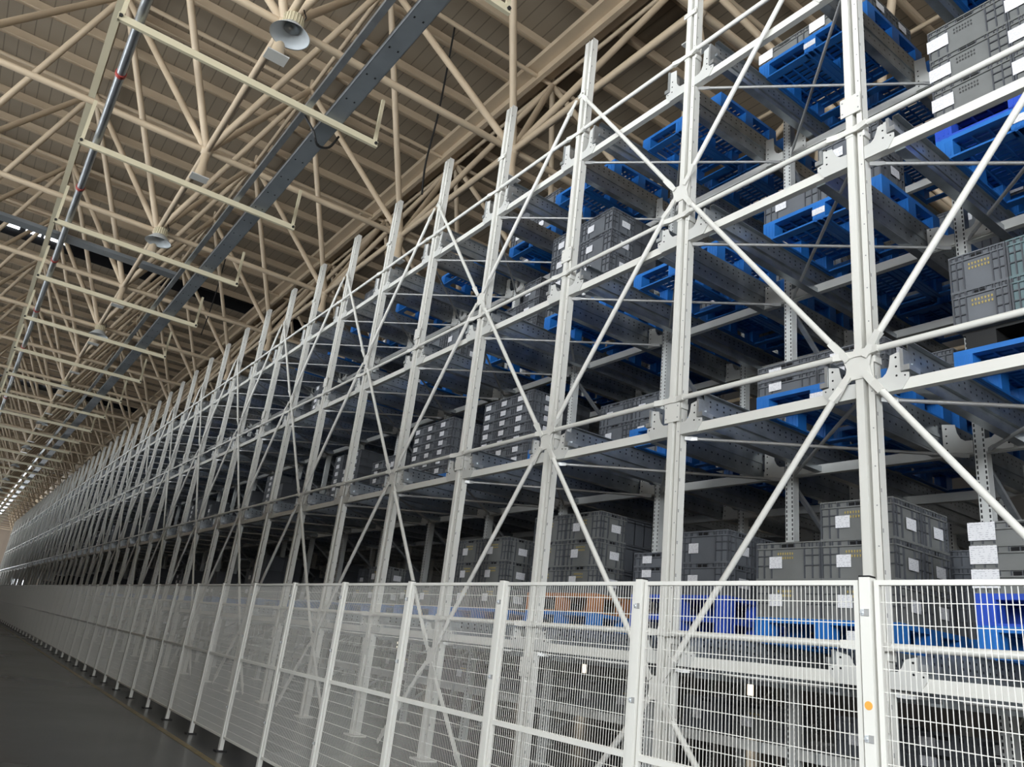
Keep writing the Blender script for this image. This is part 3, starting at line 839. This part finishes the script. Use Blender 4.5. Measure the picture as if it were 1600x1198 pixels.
for i in range(-1, NB):
    for L in (1, 2, 3, 4):
        for d in (0, 1, 2):
            if d == 2 and i > 12 or L == 1 and i > 36: continue
            x = PX+d*1.32
            if (i, L) in LOAD and d == 0:
                sh, npal, cols, rows = LOAD[(i, L)]
            else:
                pe = .32 if L == 1 else .12
                if d == 0 and i > 5 and rnd.random() < pe+.1: continue
                sh = rnd.choice((0, .1, .25)) if d == 0 else .0
                npal = 1
                a = rnd.random(); k = rnd.choice(('tall', 'tall', 'tallY', 'flat6', 'flat4', 'narrowL'))
                nn = 3 if DIM[k][0] < .5 else 2
                if a < .30 or L == 4 and a < .6: cols = [(None, 0)]*2
                else:
                    mx = 3 if DIM[k][2] > .3 else 6
                    cols = [(k, max(0, rnd.randint(mx-2, mx))) for _ in range(nn)]
                if L == 4: cols = [(k_, min(c, 2)) for k_, c in cols]
                rows = 2 if DIM[k][1] < .5 else 1
            if d: sh = (LOAD.get((i, L), (0,))[0] if d == 1 else LOAD.get((i, L), (0,))[0])
            x += sh
            z = ZP[L]
            for q in range(npal):
                kd = 'B' if (npal == 2 and q == (1 if i < 1 else 0)) or (i == 1 and L == 1) else 'A'
                if (i, L, q) == (2, 1, 1): kd = 'O'
                elif (i, L, q) == (2, 1, 0): kd = 'A'
                if i < 25: place_pallet(i, L, d, x, z, kd, None if npal == 1 or q == 0 else '%s plastic pallet stacked on another, %s, %s' % ({'A': 'blue', 'B': 'violet-blue', 'O': 'orange-brown'}[kd], LEV[L], bayname(i)))
                else:
                    massP.box(x, x+PD, py(i)+.294, py(i)+.294+PW, z+PH-.04, z+PH); [massP.box(x, x+PD, py(i)+.294+yy, py(i)+.444+yy, z, z+PH-.04) for yy in (0, PW/2-.075, PW-.15)]
                z += PH
            if (i, L, d) == (-1, 2, 0):
                t = MB().box(x+.1, x+1.0, py(i)+.36, py(i)+1.64, z, z+.03).box(x+.1, x+.9, py(i)+1.40, py(i)+1.64, z+.03, z+.17).box(x+.1, x+.9, py(i)+.36, py(i)+.6, z+.03, z+.17).box(x+.1, x+1.0, py(i)+.34, py(i)+1.66, z+.17, z+.2)
                tag(t.build('black_riser_tray', M_BLACK), 'black open riser tray between pallet and crates, second shelf level at right edge', 'tray')
                z += .2
            load(i, L, x, z, cols, rows, d)
# ground level crates behind the fence
for i in range(-1, 8):
    z = .80
    x = FX+ROWX[1]+.35
    load(i, 0, x, z, [(('tallY', 1) if i % 3 else ('flat6', 2)), ('tall', 1)], 1)
    tag(MB().box(FX+ROWX[1]-.02, FX+8, py(i)+.29, py(i)+.33, .70, .80).build('ground_rail', M_GALV), 'low galvanised rail at ground level, right side of lane, %s' % bayname(i), 'rail', 'low rails at ground level')
    tag(MB().box(FX+ROWX[1]-.02, FX+8, py(i)+1.64, py(i)+1.68, .70, .80).build('ground_rail', M_GALV), 'low galvanised rail at ground level, left side of lane, %s' % bayname(i), 'rail', 'low rails at ground level')
o = massC.build('plastic_crate', [M_CRATE, M_RIBSHADE, M_PAPER]); tag(o, 'mass of small grey crates deep inside and far down the rack', 'crates', kind='stuff')
o = massP.build('blue_pallet', M_BLUE); tag(o, 'mass of blue pallets at the far end of the rack', 'pallets', kind='stuff')
for k, (p, used) in CR.items():
    if not used:
        for c in list(p.children): bpy.data.objects.remove(c)
        bpy.data.objects.remove(p)

# ------------------------------------------------------------------ fence
FNX = 3.006; FP = 1.2672; FY0 = 1.7526; FTOP = 1.807
def fence_panel():
    e = empty('mesh_fence')
    y0, y1, z0, z1 = .034, FP-.034, .13, FTOP-.005
    fr = MB(); t = .02
    fr.box(-.01, .01, y0, y0+t, z0, z1).box(-.01, .01, y1-t, y1, z0, z1).box(-.01, .01, y0+t, y1-t, z1-t, z1).box(-.01, .01, y0+t, y1-t, z0, z0+t)
    fr.build('frame', M_WHITE, e)
    MB().box(-.012, .012, y0+t, y1-t, .94, .968).build('middle_rail', M_WHITE, e)
    m = MB(); n = int((y1-y0-2*t)/.0206)
    for q in range(1, n):
        y = y0+t+(y1-y0-2*t)*q/n; m.box(-.0010, .0010, y-.0015, y+.0015, z0+t, z1-t)
    z = z1-.085
    while z > z0+.05:
        m.box(.0010, .0034, y0+t, y1-t, z-.0016, z+.0016); z -= .083
    m.build('wire_mesh', M_WHITE, e)
    return e
def fence_post():
    e = empty('fence_post')
    c = MB().box(-.022, .022, -.0225, .0225, .012, FTOP+.005)
    c.build('post_tube', M_WHITE, e)
    MB().box(-.022, .022, -.024, .024, FTOP+.005, FTOP+.012).build('post_cap', M_BLACK, e)
    MB().box(-.06, .06, -.055, .055, 0, .012).build('foot_plate', M_BLACK, e)
    for z in (1.674, 1.212, .45):
        MB().box(-.0245, -.022, -.016, .004, z-.014, z+.014).build('clip_plate', M_FIXING, e); MB().box(-.028, -.022, .004, .018, z-.012, z+.012).tube((-.028, .011, z), (-.036, .011, z), .006, 8).build('clip', M_CLIP, e)
    return e
fpan, fpost = fence_panel(), fence_post()
NF = 90
for j in range(-2, NF):
    y = FY0+FP*j
    o = fpan if j == -2 else dup(fpan, (FNX, y, 0)); o.location = (FNX, y, 0)
    k = j+2
    lab = 'white wire-mesh fence panel, %s from the right edge of the photo' % nth(k) if 1 <= k else ('wire-mesh fence panel just outside the right edge')
    tag(o, lab, 'fence panel', 'wire mesh fence panels')
    o = fpost if j == -2 else dup(fpost, (FNX, y, 0)); o.location = (FNX, y, 0)
    k = j+1
    lab = 'slim white fence post with clips, %s from the right' % nth(k) if 1 <= k else 'slim white fence post just outside the right edge' if k else 'slim white fence post next beyond the right edge'
    tag(o, lab, 'fence post', 'fence posts')
st = MB().tube((-.0225, 0, 0), (-.0245, 0, 0), .016, 16); tag(st.build('round_sticker', M_ORANGE, None, (FNX, FY0-.0, 1.36-.03)), 'small round orange sticker on the first fence post from the right', 'sticker')
# label stickers on front pallets
for n, (i, L) in enumerate(((0, 2), (0, 3), (0, 4), (-1, 3))):
    sh = LOAD[(i, L)][0]
    tag(MB().box(-.004, 0, 0, .15, 0, .075).build('pallet_label', M_PAPER, None, (PX+sh-.005, py(i)+.294+PW/2-.075, ZP[L]+.07)), "white label on the blue pallet's middle foot, %s, %s" % (LEV[L], bayname(i)), 'label', 'labels on pallet feet')
tag(MB().box(-.003, 0, 0, .16, 0, .10).build('torn_label', M_PAPER, None, (PX-.006, py(0)+.60, ZP[1]+.05)), 'torn white paper on the blue pallet behind the mesh fence', 'label')
print('pallets', PALN, 'crates', NC, 'objects', len(bpy.data.objects))
